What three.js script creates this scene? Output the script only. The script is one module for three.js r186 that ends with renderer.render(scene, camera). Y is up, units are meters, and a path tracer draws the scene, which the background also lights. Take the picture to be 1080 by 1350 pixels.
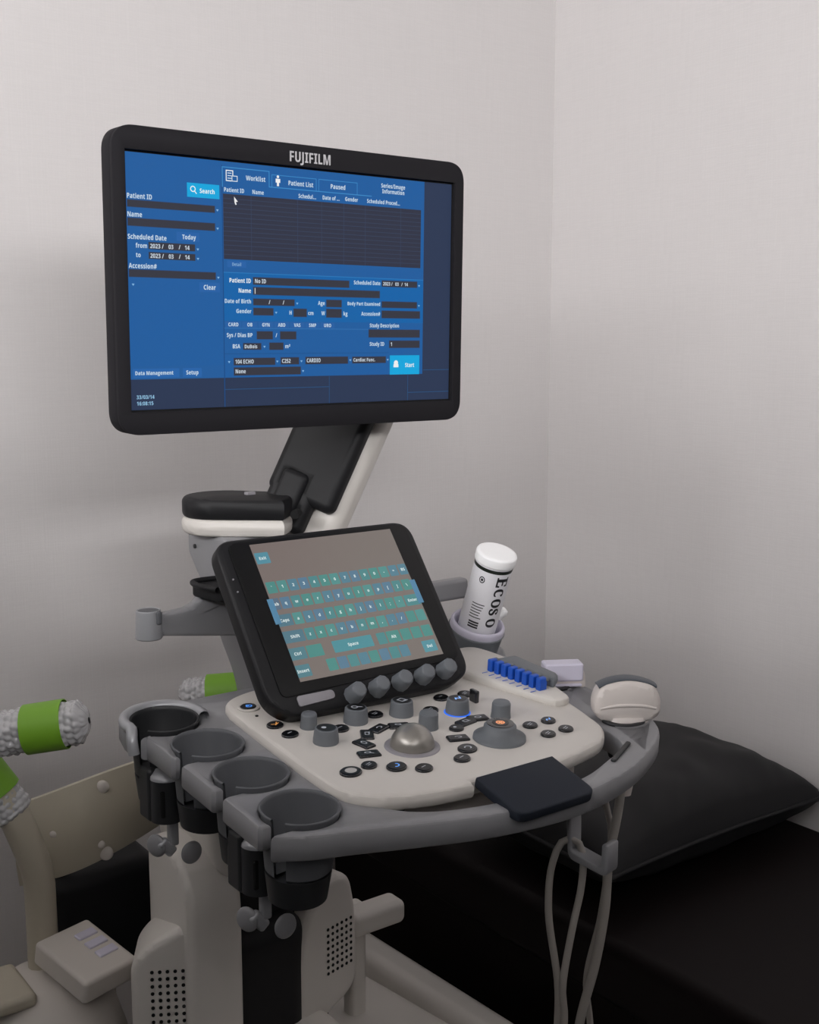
import * as THREE from 'three';
import { RoundedBoxGeometry } from 'three/addons/geometries/RoundedBoxGeometry.js';
import { mergeGeometries, toCreasedNormals } from 'three/addons/utils/BufferGeometryUtils.js';
import { RectAreaLightUniformsLib } from 'three/addons/lights/RectAreaLightUniformsLib.js';
import { FontLoader } from 'three/addons/loaders/FontLoader.js';
import { TextGeometry } from 'three/addons/geometries/TextGeometry.js';
import { ImprovedNoise } from 'three/addons/math/ImprovedNoise.js';

// ---------------------------------------------------------------- camera, light, exposure
const scene = new THREE.Scene();
scene.background = new THREE.Color(0x000000);
const V = (x, y, z) => new THREE.Vector3(x, y, z);
const rad = d => d * Math.PI / 180;
const camera = new THREE.PerspectiveCamera(47.06, 1080 / 1350, 0.05, 30);
camera.position.set(-0.785, 1.36, 1.0);
{
  const yaw = rad(36.5), pitch = rad(8.2);
  camera.lookAt(camera.position.clone().add(V(Math.sin(yaw) * Math.cos(pitch), -Math.sin(pitch), -Math.cos(yaw) * Math.cos(pitch))));
}
const renderer = new THREE.WebGLRenderer({ antialias: true });
renderer.toneMapping = THREE.LinearToneMapping;
renderer.toneMappingExposure = 0.84;
renderer.shadowMap.enabled = true;
renderer.shadowMap.type = THREE.PCFSoftShadowMap;
RectAreaLightUniformsLib.init();
const CEILING = 2.55, SHADE_SCREEN_TOP = [1.615, 1.73];  // room height, and top edges of the added shade screen
// two added, unseen light sources shaped as high windows, behind and left of viewer
const ADDED_LIGHTS = [
  { wall: 'front', centre: -1.05, span: 2.6, low: 1.98, high: 2.42, nits: 18.5, color: 0xfffeff },
  { wall: 'left', centre: 0.55, span: 2.4, low: 1.98, high: 2.42, nits: 18, color: 0xfffeff },
];

// ---------------------------------------------------------------- helpers
let seed = 20231;
const rnd = () => { seed = (seed * 1664525 + 1013904223) >>> 0; return seed / 4294967296; };
const noise = new ImprovedNoise();
const used = {};
function numbered(name) { const n = used[name] = (used[name] ?? -1) + 1; return n ? `${name}_${String(n).padStart(3, '0')}` : name; }
function mesh(name, geometry, material, parent, label) {
  const m = new THREE.Mesh(geometry, material);
  m.name = parent ? name : numbered(name);
  m.castShadow = m.receiveShadow = true;
  if (label) m.userData.label = label;
  (parent || scene).add(m);
  return m;
}
function thing(name, label, category, at = [0, 0, 0]) {
  const g = new THREE.Group();
  g.name = numbered(name); g.position.set(...at); g.userData = { label, category };
  scene.add(g);
  return g;
}
function merged(list) { return mergeGeometries(list.map(g => { const k = g.index ? g.toNonIndexed() : g; for (const a of Object.keys(k.attributes)) if (!['position', 'normal', 'uv'].includes(a)) k.deleteAttribute(a); return k; })); }
function multi(name, list, parent, label) {           // one mesh, several materials
  const geos = list.map(([g]) => { const k = g.index ? g.toNonIndexed() : g.clone(); for (const a of Object.keys(k.attributes)) if (!['position', 'normal', 'uv'].includes(a)) k.deleteAttribute(a); k.clearGroups(); return k; });
  return mesh(name, mergeGeometries(geos, true), list.map(([, m]) => m), parent, label);
}
const rbox = (w, h, d, r, x = 0, y = 0, z = 0, s = 4) => new RoundedBoxGeometry(w, h, d, s, Math.min(r, w / 2.01, h / 2.01, d / 2.01)).translate(x, y, z);
const cyl = (r1, r2, h, x = 0, y = 0, z = 0, n = 28) => new THREE.CylinderGeometry(r1, r2, h, n).translate(x, y, z);
const lathe = (pts, n = 40, a = 0, b = Math.PI * 2) => new THREE.LatheGeometry(pts.map(p => new THREE.Vector2(p[0], p[1])), n, a, b);
const tube = (pts, r, n = 48, s = 12) => new THREE.TubeGeometry(new THREE.CatmullRomCurve3(pts.map(p => V(...p)), false, 'centripetal'), n, r, s, false);
function between(geo, a, b) {                          // puts a geometry standing on y (0..1 is a..b) along a segment
  const A = V(...a), B = V(...b), d = B.clone().sub(A);
  const q = new THREE.Quaternion().setFromUnitVectors(V(0, 1, 0), d.clone().normalize());
  return geo.applyQuaternion(q).translate(A.x, A.y, A.z);
}
function rounded(pts, r) {                             // polygon with rounded corners: [x, y, radius]
  const s = new THREE.Shape(), n = pts.length;
  pts.forEach((p, i) => {
    const a = pts[(i + n - 1) % n], b = pts[(i + 1) % n], P = new THREE.Vector2(p[0], p[1]);
    const A = new THREE.Vector2(a[0], a[1]).sub(P), B = new THREE.Vector2(b[0], b[1]).sub(P);
    const q = Math.min(p[2] ?? r, A.length() * 0.49, B.length() * 0.49);
    const s0 = P.clone().add(A.setLength(q)), s1 = P.clone().add(B.setLength(q));
    if (i) s.lineTo(s0.x, s0.y); else s.moveTo(s0.x, s0.y);
    s.quadraticCurveTo(P.x, P.y, s1.x, s1.y);
  });
  s.closePath();
  return s;
}
const poly = pts => { const s = new THREE.Shape(); pts.forEach((p, i) => i ? s.lineTo(p[0], p[1]) : s.moveTo(p[0], p[1])); s.closePath(); return s; };
const smooth = (pts, n = 6) => new THREE.CatmullRomCurve3(pts.map(p => V(p[0], p[1], 0)), false, 'centripetal').getPoints(pts.length * n).map(p => [p.x, p.y]);
function extrude(shape, thick, bevel, segs = 3, curve = 10) {   // outline kept, z from 0 to thick
  const g = new THREE.ExtrudeGeometry(shape, { depth: thick - 2 * bevel, bevelEnabled: bevel > 0, bevelThickness: bevel, bevelSize: bevel, bevelOffset: -bevel, bevelSegments: segs, curveSegments: curve });
  return toCreasedNormals(g.translate(0, 0, bevel), rad(35));
}
const slab = (shape, top, thick, bevel, segs, curve) => extrude(shape, thick, bevel, segs, curve).rotateX(-Math.PI / 2).translate(0, top - thick, 0);   // shape drawn in (x, -z)
const flipZ = pts => pts.map(p => [p[0], -p[1], ...p.slice(2)]);

// ---------------------------------------------------------------- textures and materials
function canvasTexture(w, h, draw, srgb = true) {
  const c = document.createElement('canvas'); c.width = w; c.height = h;
  draw(c.getContext('2d'), w, h);
  const t = new THREE.CanvasTexture(c);
  if (srgb) t.colorSpace = THREE.SRGBColorSpace;
  t.anisotropy = 8;
  return t;
}
function dataTexture(n, f, srgb = false) {
  const d = new Uint8Array(n * n * 4);
  for (let y = 0; y < n; y++) for (let x = 0; x < n; x++) { const v = f(x / n, y / n), i = (y * n + x) * 4; for (let k = 0; k < 3; k++) d[i + k] = Math.max(0, Math.min(255, (Array.isArray(v) ? v[k] : v) * 255)); d[i + 3] = 255; }
  const t = new THREE.DataTexture(d, n, n);
  t.wrapS = t.wrapT = THREE.RepeatWrapping; t.magFilter = THREE.LinearFilter; t.minFilter = THREE.LinearMipmapLinearFilter; t.generateMipmaps = true;
  if (srgb) t.colorSpace = THREE.SRGBColorSpace;
  t.needsUpdate = true;
  return t;
}
const weave = (() => {                                  // woven wall covering: fine threads of uneven length
  const rows = Array.from({ length: 512 }, () => rnd()), cols = Array.from({ length: 512 }, () => rnd());
  return (x, y) => { const i = Math.floor(x * 512), j = Math.floor(y * 512); return 0.5 + 0.22 * (rows[(j * 3 + (i >> 5) * 7) & 511] - 0.5) + 0.2 * (cols[(i + (j >> 6) * 13) & 511] - 0.5) + 0.12 * (rnd() - 0.5); };
})();
const weaveBump = dataTexture(512, (x, y) => weave(x, y));
const weaveMap = dataTexture(512, (x, y) => { const v = (weave(x, y) - 0.5) * 0.05; return [0.83 + v, 0.815 + v, 0.812 + v]; }, true);
const grain = dataTexture(256, () => 0.35 + 0.65 * rnd());
const std = (color, roughness = 0.5, extra = {}) => new THREE.MeshStandardMaterial({ color, roughness, ...extra });
const phys = (color, roughness = 0.5, extra = {}) => new THREE.MeshPhysicalMaterial({ color, roughness, ...extra });
const M = {
  wall: std(0xffffff, 0.9, { map: weaveMap, bumpMap: weaveBump, bumpScale: 0.0003 }),
  ceiling: std(0xbdbbb9, 0.95),
  floor: std(0x2a2421, 0.6),
  white: phys(0xd9d4ce, 0.42, { bumpMap: grain, bumpScale: 0.00004 }),
  whiteWarm: phys(0xd4cdc6, 0.45),
  gray: phys(0x8b8b8e, 0.4, { clearcoat: 0.15, clearcoatRoughness: 0.35 }),
  silver: phys(0xa8a9ad, 0.32, { metalness: 0.25 }),
  cup: phys(0x5f6165, 0.5),
  cupDark: phys(0x2a2b2d, 0.45),
  knob: phys(0x6e7277, 0.5),
  black: phys(0x1e1e20, 0.5, { specularIntensity: 0.5 }),
  blackGloss: phys(0x141519, 0.22, { clearcoat: 0.5 }),
  bezel: phys(0x232225, 0.7, { specularIntensity: 0.2 }),
  glass: phys(0x161617, 0.4, { specularIntensity: 0.4 }),
  pad: phys(0x232832, 0.62, { specularIntensity: 0.5 }),
  blue: phys(0x1955c0, 0.4),
  ball: phys(0x9b9791, 0.3, { metalness: 0.55, clearcoat: 0.4, clearcoatRoughness: 0.2 }),
  ring: phys(0x98959a, 0.4),
  leather: phys(0x222224, 0.55, { specularIntensity: 0.5, bumpMap: grain, bumpScale: 0.0001 }),
  couch: phys(0x110a0a, 0.6, { specularIntensity: 0.3 }),
  cream: phys(0xbdb5a4, 0.5),
  green: phys(0x76a82c, 0.5),
  wrap: phys(0xb9b8ba, 0.22, { clearcoat: 0.6, clearcoatRoughness: 0.15 }),
  cable: phys(0x9d9892, 0.45),
  probe: phys(0xd8d0cb, 0.4),
  lens: phys(0x4a4f56, 0.4),
  lavender: phys(0xd3cfe0, 0.35),
  shadeCloth: std(0x3a3b3e, 0.95),
  hole: std(0x0b0b0c, 0.9),
  bottle: phys(0xf6f5f8, 0.35),
  cap: phys(0xffffff, 0.35),
};

// ---------------------------------------------------------------- room
function structure(name, geometry, material) { const m = mesh(name, geometry, material); m.userData.kind = 'structure'; return m; }
function wallBox(name, w, h, d, x, y, z, along) {
  const g = new THREE.BoxGeometry(w, h, d), uv = g.attributes.uv, n = g.attributes.normal, p = g.attributes.position;
  for (let i = 0; i < uv.count; i++) uv.setXY(i, (Math.abs(n.getX(i)) > 0.5 ? p.getZ(i) : p.getX(i)) / 0.5, (Math.abs(n.getY(i)) > 0.5 ? p.getZ(i) : p.getY(i)) / 0.5);
  return structure(name, g.translate(x, y, z), along);
}
const XR = 0.958, ZB = -0.853, XL = -2.5, ZF = 2.75, T = 0.12;
wallBox('wall_back', XR - XL + 2 * T, CEILING, T, (XR + XL) / 2, CEILING / 2, ZB - T / 2, M.wall);
wallBox('wall_right', T, CEILING, ZF - ZB, XR + T / 2, CEILING / 2, (ZF + ZB) / 2, M.wall);
wallBox('wall_left', T, CEILING, ZF - ZB, XL - T / 2, CEILING / 2, (ZF + ZB) / 2, M.wall);
wallBox('wall_front', XR - XL + 2 * T, CEILING, T, (XR + XL) / 2, CEILING / 2, ZF + T / 2, M.wall);
wallBox('floor', XR - XL + 2 * T, T, ZF - ZB + 2 * T, (XR + XL) / 2, -T / 2, (ZF + ZB) / 2, M.floor);
wallBox('ceiling', XR - XL + 2 * T, T, ZF - ZB + 2 * T, (XR + XL) / 2, CEILING + T / 2, (ZF + ZB) / 2, M.ceiling);

// added window-shaped lights: frame, glowing panel and area light, made up for the lighting
ADDED_LIGHTS.forEach((w, i) => {
  const g = new THREE.Group(); g.name = `window_${i + 1}`; g.userData = { kind: 'structure' }; scene.add(g);
  const h = w.high - w.low;
  g.position.set(w.wall === 'front' ? w.centre : XL, (w.low + w.high) / 2, w.wall === 'front' ? ZF : w.centre);
  g.rotation.y = w.wall === 'front' ? Math.PI : Math.PI / 2;
  for (const [x, y, ww, hh] of [[0, h / 2 + 0.025, w.span + 0.1, 0.05], [0, -h / 2 - 0.025, w.span + 0.1, 0.05], [-w.span / 2 - 0.025, 0, 0.05, h], [w.span / 2 + 0.025, 0, 0.05, h]]) mesh('added_light_frame', rbox(ww, hh, 0.05, 0.006, x, y, 0.025), M.white, g);
  mesh('glow_panel', rbox(w.span, h, 0.008, 0.002, 0, 0, 0.012), std(0xffffff, 0.8, { emissive: w.color, emissiveIntensity: 1.2 }), g);
  const l = new THREE.RectAreaLight(w.color, w.nits, w.span, h);
  l.position.copy(g.position).add(V(0, 0, 0.03).applyEuler(g.rotation)); l.rotation.y = g.rotation.y + Math.PI; l.castShadow = true;
  scene.add(l);
});
// added folding screen, unseen behind the viewer, shades the lower part of the room
{
  const t = thing('added_shade_screen', 'added dark grey folding screen, unseen behind the viewer, shading the lower room', 'screen', [-1.3, 0, 1.5]);
  const stops = [[0, -2.25], [-0.03, -1.5], [0.03, -0.75], [0, 0], [0.75, 0.04], [1.5, -0.02], [2.2, 0.03]];
  for (let k = 0; k + 1 < stops.length; k++) {
    const [x0, z0] = stops[k], [x1, z1] = stops[k + 1], L = Math.hypot(x1 - x0, z1 - z0) - 0.01, turn = -Math.atan2(z1 - z0, x1 - x0), top = SHADE_SCREEN_TOP[k < 3 ? 0 : 1], at = q => q.rotateY(turn).translate((x0 + x1) / 2, 0, (z0 + z1) / 2);
    mesh('shade_panel', at(rbox(L - 0.04, top - 0.1, 0.012, 0.004, 0, top / 2 + 0.03, 0)), M.shadeCloth, t);
    mesh('shade_frame', at(merged([rbox(L, 0.025, 0.025, 0.008, 0, top - 0.0125, 0), rbox(L, 0.025, 0.025, 0.008, 0, 0.08, 0), rbox(0.025, top, 0.025, 0.008, -L / 2 + 0.0125, top / 2, 0), rbox(0.025, top, 0.025, 0.008, L / 2 - 0.0125, top / 2, 0)])), M.gray, t);
  }
}

// ---------------------------------------------------------------- ultrasound machine
const machine = thing('ultrasound_machine', 'white and grey ultrasound cart with a large monitor, tilted touch panel and control console', 'ultrasound machine', [0, 0, -0.4]);
const OZ = 0.4;                                         // machine parts are given in room metres, the group stands at its base
function part(name, geometry, material, label) { const m = mesh(name, geometry, material, machine, label); m.position.z += OZ; return m; }
const CONSOLE_Y = 0.916, CONSOLE_TILT = Math.atan(0.07);
function onConsole(m) { m.position.set(0, CONSOLE_Y, OZ); m.rotation.x = CONSOLE_TILT; return m; }

// grey frame with bays for the cups, handle bar round the front
const CUPS = [[-0.227, -0.236], [-0.216, -0.147], [-0.213, -0.053], [-0.212, 0.044]], CUP_R = 0.0395;
const LEFT_X = -0.263;
let frame;
{
  const out = [[-0.225, -0.292], [-0.268, -0.272], [-0.275, -0.24]];
  CUPS.forEach(([x, z], i) => {
    const lx = i ? LEFT_X : -0.275, za = z + 0.010, zb = z + 0.029;
    out.push([lx, za - 0.003], [lx + 0.004, za]);
    const a0 = Math.atan2(za - z, -Math.sqrt(CUP_R ** 2 - (za - z) ** 2)), a1 = Math.atan2(zb - z, -Math.sqrt(CUP_R ** 2 - (zb - z) ** 2)) - 2 * Math.PI;
    const n = 44;
    // from the slit round the back of the hole to the slit again
    for (let k = 0; k <= n; k++) { const a = a0 + (2 * Math.PI + a1 - a0) * k / n; out.push([x + CUP_R * Math.cos(a), z + CUP_R * Math.sin(a)]); }
    const last = out.splice(out.length - n - 1, n + 1);
    const span = 2 * Math.PI - (a0 - (a1 + 2 * Math.PI));
    for (let k = 0; k <= n; k++) { const a = a0 + span * k / n; last[k] = [x + CUP_R * Math.cos(a), z + CUP_R * Math.sin(a)]; }
    out.push(...last, [lx + 0.006, zb], [LEFT_X, zb + 0.003]);
  });
  out.push(...smooth([[-0.251, 0.083], [-0.228, 0.0945], [-0.19, 0.106], [-0.118, 0.131], [-0.058, 0.149], [0.0, 0.159], [0.05, 0.162], [0.1, 0.157], [0.16, 0.142], [0.208, 0.122], [0.262, 0.09], [0.29, 0.055], [0.302, 0.01], [0.303, -0.06], [0.3, -0.2]]));
  out.push([0.28, -0.27], [0.2, -0.29]);
  const shape = poly(flipZ(out));
  const hole = smooth(flipZ([[-0.145, 0.05], [-0.138, 0.076], [-0.108, 0.106], [-0.056, 0.125], [0.0, 0.133], [0.05, 0.136], [0.1, 0.130], [0.15, 0.112], [0.192, 0.094], [0.208, 0.068], [0.21, 0.03], [0.2, 0.0], [0.1, 0.05], [-0.02, 0.065], [-0.1, 0.05], [-0.145, 0.05]]), 4);
  shape.holes.push(new THREE.Path(hole.map(p => new THREE.Vector2(p[0], p[1]))));
  const cupHole = (x, z, r) => { const p = new THREE.Path(); p.absellipse(x, -z, r, r * 0.8, 0, Math.PI * 2, true, 0); shape.holes.push(p); };
  cupHole(0.258, 0.036, 0.03); cupHole(0.268, -0.1, 0.026);
  frame = onConsole(mesh('console_frame', slab(shape, -0.012, 0.028, 0.005, 4), M.gray, machine, 'grey frame of the console with its front handle bar'));
}
CUPS.forEach(([x, z], i) => {
  const a = Math.atan2(-CUP_R, 0.02);                   // slit towards the outside
  const g = lathe([[0.012, -0.075], [0.031, -0.073], [0.034, -0.07], [CUP_R, -0.012], [CUP_R + 0.0018, -0.008], [CUP_R + 0.0005, -0.0065], [CUP_R - 0.0012, -0.0072], [CUP_R - 0.0022, -0.011], [0.0315, -0.068], [0.012, -0.070]], 48, a + 0.2, Math.PI * 2 - 0.4);
  const c = mesh('probe_cup', g.translate(x, 0, z), i ? M.cup : M.cupDark, frame, i ? 'grey open cup for a probe' : 'dark open cup for a probe');
  mesh('cup_sleeve', cyl(0.034, 0.03, 0.03, x, -0.088, z, 32), M.cupDark, frame);
});
{ // silver rim round the rearmost cup
  const [x, z] = CUPS[0], pts = [];
  for (let k = 0; k <= 20; k++) { const a = rad(168 + k * 10.6); pts.push([x + 0.046 * Math.cos(a), -0.008, z + 0.046 * Math.sin(a)]); }
  pts.unshift([x - 0.047, -0.034, z + 0.022], [x - 0.048, -0.018, z + 0.018]);
  mesh('cup_rim', tube(pts, 0.0065, 60), M.silver, frame, 'silver rim of the rearmost cup');
}
for (const [x, z, r] of [[0.258, 0.036, 0.03], [0.268, -0.1, 0.026]]) mesh('probe_socket', lathe([[r * 0.6, -0.06], [r + 0.001, -0.012], [r + 0.002, -0.009], [r - 0.003, -0.009], [r * 0.55, -0.058]], 36).scale(1, 1, 0.8).translate(x, 0, z), M.cupDark, frame);
mesh('handle_slot', rbox(0.062, 0.004, 0.006, 0.002).rotateY(rad(27)).translate(0.176, -0.0105, 0.108), M.cupDark, frame);

// white control panel
const PANEL_OUT = [[-0.158, -0.205], [-0.149, -0.232], [-0.118, -0.25], [-0.05, -0.258], [0.1, -0.262], [0.2, -0.258], [0.236, -0.235], [0.247, -0.19], [0.243, -0.11], [0.222, -0.03], [0.206, 0.03], [0.194, 0.062], [0.165, 0.088], [0.12, 0.1], [0.075, 0.108]];
const FRONT_OUT = [[-0.038, 0.104], [-0.078, 0.099], [-0.115, 0.089], [-0.147, 0.073], [-0.165, 0.045], [-0.168, 0.0], [-0.164, -0.1], [-0.158, -0.205]];
const panelShape = poly(flipZ([...smooth(PANEL_OUT), [0.073, 0.098], [-0.036, 0.098], ...smooth(FRONT_OUT).slice(0, -1)]));
const panel = onConsole(mesh('control_panel', slab(panelShape, 0, 0.019, 0.007, 5), M.white, machine, 'white control panel with dark keys, knobs and a trackball'));
onConsole(mesh('panel_base', slab(rounded(flipZ([[-0.14, -0.23], [0.21, -0.23], [0.2, 0.02], [0.14, 0.06], [-0.13, 0.05]]), 0.03), -0.015, 0.03, 0.004), M.cupDark, machine));
// raised block that carries the gain sliders
mesh('slider_block', (() => { const g = slab(rounded(flipZ([[0.150, -0.235], [0.236, -0.235], [0.246, -0.19], [0.240, -0.105], [0.214, -0.012], [0.188, -0.012], [0.154, -0.15]]), 0.02), 0.010, 0.013, 0.006, 4); return g; })(), M.white, panel);
for (let k = 0; k < 8; k++) {
  const z = -0.136 + k * 0.0122, x = 0.190 + k * 0.001;
  multi('gain_slider', [[rbox(0.013, 0.017, 0.0085, 0.002, x, 0.0175, z), M.blue], [rbox(0.007, 0.006, 0.0088, 0.002, x + 0.006, 0.023, z), M.knob]], panel, k ? undefined : 'blue slider cap');
  mesh('slider_marking', rbox(0.009, 0.0006, 0.0016, 0.0003, x - 0.014, 0.0101, z + 0.001), M.blue, panel);
}
mesh('slider_guard', (() => slab(rounded(flipZ([[0.2, -0.148], [0.237, -0.145], [0.236, -0.06], [0.213, -0.043]]), 0.008), 0.022, 0.013, 0.005))(), M.knob, panel);

// keys: small pictograms printed on black caps
const ink = '#c9ced6';
function glyph(draw, color = ink) { return canvasTexture(64, 64, g => { g.fillStyle = '#101114'; g.fillRect(0, 0, 64, 64); g.strokeStyle = g.fillStyle = color; g.lineWidth = 5; g.lineCap = 'round'; draw(g); }); }
const line = (g, ...p) => { g.beginPath(); p.forEach(([x, y], i) => i ? g.lineTo(x, y) : g.moveTo(x, y)); g.stroke(); };
const circ = (g, x, y, r, fill) => { g.beginPath(); g.arc(x, y, r, 0, 7); fill ? g.fill() : g.stroke(); };
const glyphs = {
  ring: glyph(g => circ(g, 32, 32, 12)), arrow: glyph(g => line(g, [18, 40], [30, 24], [46, 36])), box: glyph(g => { g.strokeRect(20, 20, 22, 22); line(g, [26, 44], [46, 46]); }),
  lines: glyph(g => { line(g, [18, 26], [44, 26]); line(g, [18, 38], [38, 38]); }), dot: glyph(g => circ(g, 26, 26, 9, true)), back: glyph(g => { g.beginPath(); g.arc(32, 34, 12, -2.6, 1.6); g.stroke(); }),
  zoom: glyph(g => { circ(g, 28, 28, 10); line(g, [36, 36], [46, 46]); }), dash: glyph(g => line(g, [22, 28], [42, 30])),
  hand: glyph(g => { line(g, [16, 26], [30, 40], [48, 24]); line(g, [22, 44], [48, 36]); }, '#e8a25a'), power: glyph(g => { circ(g, 32, 36, 12); line(g, [32, 18], [32, 34]); }, '#4f9bff'),
  moon: glyph(g => { g.beginPath(); g.arc(30, 28, 13, -0.6, 2.4); g.stroke(); }, '#5fa0f5'), wave: glyph(g => line(g, [16, 34], [26, 24], [36, 40], [48, 26]), '#7db2ff'),
  snow: glyph(g => { for (let k = 0; k < 3; k++) { const a = k * Math.PI / 3; line(g, [32 - 16 * Math.cos(a), 32 - 16 * Math.sin(a)], [32 + 16 * Math.cos(a), 32 + 16 * Math.sin(a)]); } circ(g, 32, 32, 15); }, '#ffa36b'),
  white: canvasTexture(64, 64, g => { g.fillStyle = '#101114'; g.fillRect(0, 0, 64, 64); g.fillStyle = '#c6c3c0'; g.beginPath(); g.arc(32, 32, 20, 0, 7); g.fill(); }),
};
const faces = {};
const lit = { hand: 0.5, power: 0.9, moon: 0.7, wave: 0.8, snow: 0.6 };
function face(kind) { return faces[kind] ??= std(0xffffff, 0.3, { map: glyphs[kind], ...(lit[kind] ? { emissive: 0xffffff, emissiveMap: glyphs[kind], emissiveIntensity: lit[kind] } : {}) }); }
const disc = (r, y, x, z, sx = 1) => new THREE.CircleGeometry(r, 28).rotateX(-Math.PI / 2).scale(sx, 1, 1).rotateY(rad(20)).translate(x, y, z);
function key(x, z, kind, r = 0.0094, sx = 1.12) {
  const body = lathe([[0, 0.0018], [r * 0.9, 0.0016], [r, 0.0006], [r, -0.003]].reverse(), 28).scale(sx, 1, 1).rotateY(rad(20)).translate(x, 0.001, z);
  multi('key', [[body, M.blackGloss], [disc(r * 0.86, 0.0030, x, z, sx), face(kind)]], panel);
}
function tile(x, z, turn, kind, w = 0.0255, d = 0.0155) {
  const body = rbox(w, 0.005, d, 0.0022, 0, 0.0002, 0, 3).rotateY(rad(turn)).translate(x, 0, z);
  multi('key', [[body, M.blackGloss], [new THREE.PlaneGeometry(w * 0.8, d * 0.8).rotateX(-Math.PI / 2).rotateY(rad(turn)).translate(x, 0.0028, z), face(kind)]], panel);
}
for (const [x, z, k, r] of [[-0.136, -0.2, 'power', 0.0095], [-0.137, -0.135, 'hand'], [-0.136, -0.103, 'dash'], [-0.134, 0.017, 'white', 0.0115], [-0.108, 0.013, 'lines', 0.0085], [-0.085, 0.031, 'moon', 0.0108], [-0.062, 0.049, 'dash', 0.0095],
  [-0.019, -0.104, 'lines'], [-0.078, -0.088, 'dash'], [0.084, -0.109, 'dash'], [0.118, -0.104, 'lines'], [0.047, -0.082, 'lines'], [0.038, -0.021, 'dot', 0.0085], [0.011, 0.032, 'back', 0.0108], [-0.011, 0.05, 'dash', 0.0092],
  [0.119, 0.016, 'lines', 0.0088], [0.148, 0.016, 'wave', 0.0088], [0.119, 0.047, 'lines', 0.0088], [0.148, 0.046, 'lines', 0.0088]]) key(x, z, k, r);
for (const [x, z, a, k] of [[-0.091, -0.012, -15, 'zoom'], [-0.080, -0.038, -80, 'ring'], [-0.062, -0.058, 60, 'box'], [-0.040, -0.066, 22, 'back'], [-0.015, -0.061, -22, 'zoom'], [0.021, 0.003, -18, 'back'], [0.060, -0.031, 10, 'box'], [0.080, -0.033, -15, 'ring']]) tile(x, z, a, k);
mesh('light_ring', lathe([[0.0095, 0], [0.0135, 0], [0.0135, 0.0015], [0.0095, 0.002], [0.0095, 0]], 28).translate(-0.136, 0, -0.2), M.white, panel);
multi('toggle_key', [[rbox(0.006, 0.016, 0.014, 0.002, 0.112, 0.008, -0.079), M.blackGloss]], panel);
for (const [x, z, tall, r, kind] of [[-0.112, -0.066, 0.017, 0.0145, 'dot'], [-0.050, -0.099, 0.018, 0.0145, 'zoom'], [0.010, -0.091, 0.018, 0.0145, 'box'], [0.072, -0.062, 0.018, 0.0145, 'wave'], [-0.106, -0.112, 0.018, 0.0095, null], [0.012, -0.041, 0.02, 0.0115, null], [0.108, -0.024, 0.02, 0.0115, null]]) {
  const body = kind ? lathe([[0, tall], [r * 0.82, tall], [r * 0.9, tall - 0.001], [r, 0.004], [r, 0]].reverse(), 32) : lathe([[0, tall], [r * 0.85, tall - 0.0004], [r * 0.97, tall - 0.003], [r, 0.006], [r * 1.06, 0]].reverse(), 32);
  const list = [[body.translate(x, 0, z), M.knob]];
  if (kind) list.push([disc(r * 0.74, tall + 0.0004, x, z), face(kind)]);
  multi('knob', list, panel);
}
mesh('glow_ring', lathe([[0.0135, 0], [0.0162, 0], [0.016, 0.0008], [0.0135, 0.0008]], 32).translate(0.072, 0, -0.062), std(0x2f7cff, 0.4, { emissive: 0x1f6cff, emissiveIntensity: 0.6 }), panel, 'blue lit ring under a knob');
multi('freeze_dial', [[lathe([[0, 0.0185], [0.016, 0.0185], [0.0185, 0.016], [0.0195, 0.008], [0.03, 0.004], [0.0305, 0]].reverse(), 44).translate(0.063, 0, 0.026), M.knob], [lathe([[0, 0.0192], [0.0155, 0.0192], [0.016, 0.018]].reverse(), 36).translate(0.063, 0, 0.026), M.blackGloss], [disc(0.0095, 0.0195, 0.063, 0.026), face('snow')]], panel, 'wide grey dial with an orange pictogram');
mesh('trackball_ring', lathe([[0.021, 0.0005], [0.0265, 0.0022], [0.031, 0.0012], [0.0315, -0.001]].reverse(), 48).translate(-0.037, 0, -0.006), M.ring, panel);
mesh('trackball', new THREE.SphereGeometry(0.025, 48, 28).translate(-0.037, 0.0015, -0.006), M.ball, panel, 'pearly grey trackball');
mesh('status_light', cyl(0.002, 0.002, 0.001, -0.14, 0.0004, -0.172, 12), M.hole, panel);
// palm pad sloping from panel to handle
{
  const g = extrude(rounded([[-0.0545, -0.036, 0.002], [0.0545, -0.036, 0.002], [0.0545, 0.036, 0.014], [-0.0545, 0.036, 0.014]].map(p => [p[0], -p[1], p[2]]), 0.003), 0.012, 0.002).rotateX(-Math.PI / 2);
  const m = onConsole(mesh('palm_pad', g.translate(0, -0.012, 0), M.pad, machine, 'flat dark navy palm pad')); 
  m.geometry.rotateX(rad(11)).rotateY(rad(0)).translate(0.022, -0.0035, 0.134);
}
// underside of the console
part('console_underside', (() => { const g = slab(rounded(flipZ([[-0.13, -0.22], [0.2, -0.22], [0.2, 0.02], [0.06, 0.07], [-0.06, 0.07], [-0.13, 0.02]]), 0.03), 0.882, 0.055, 0.015); return g; })(), M.whiteWarm);
part('swivel_neck', slab(rounded(flipZ([[-0.1, -0.42], [0.12, -0.42], [0.12, -0.12], [-0.1, -0.12]]), 0.04), 0.84, 0.05, 0.014), M.white);

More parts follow.
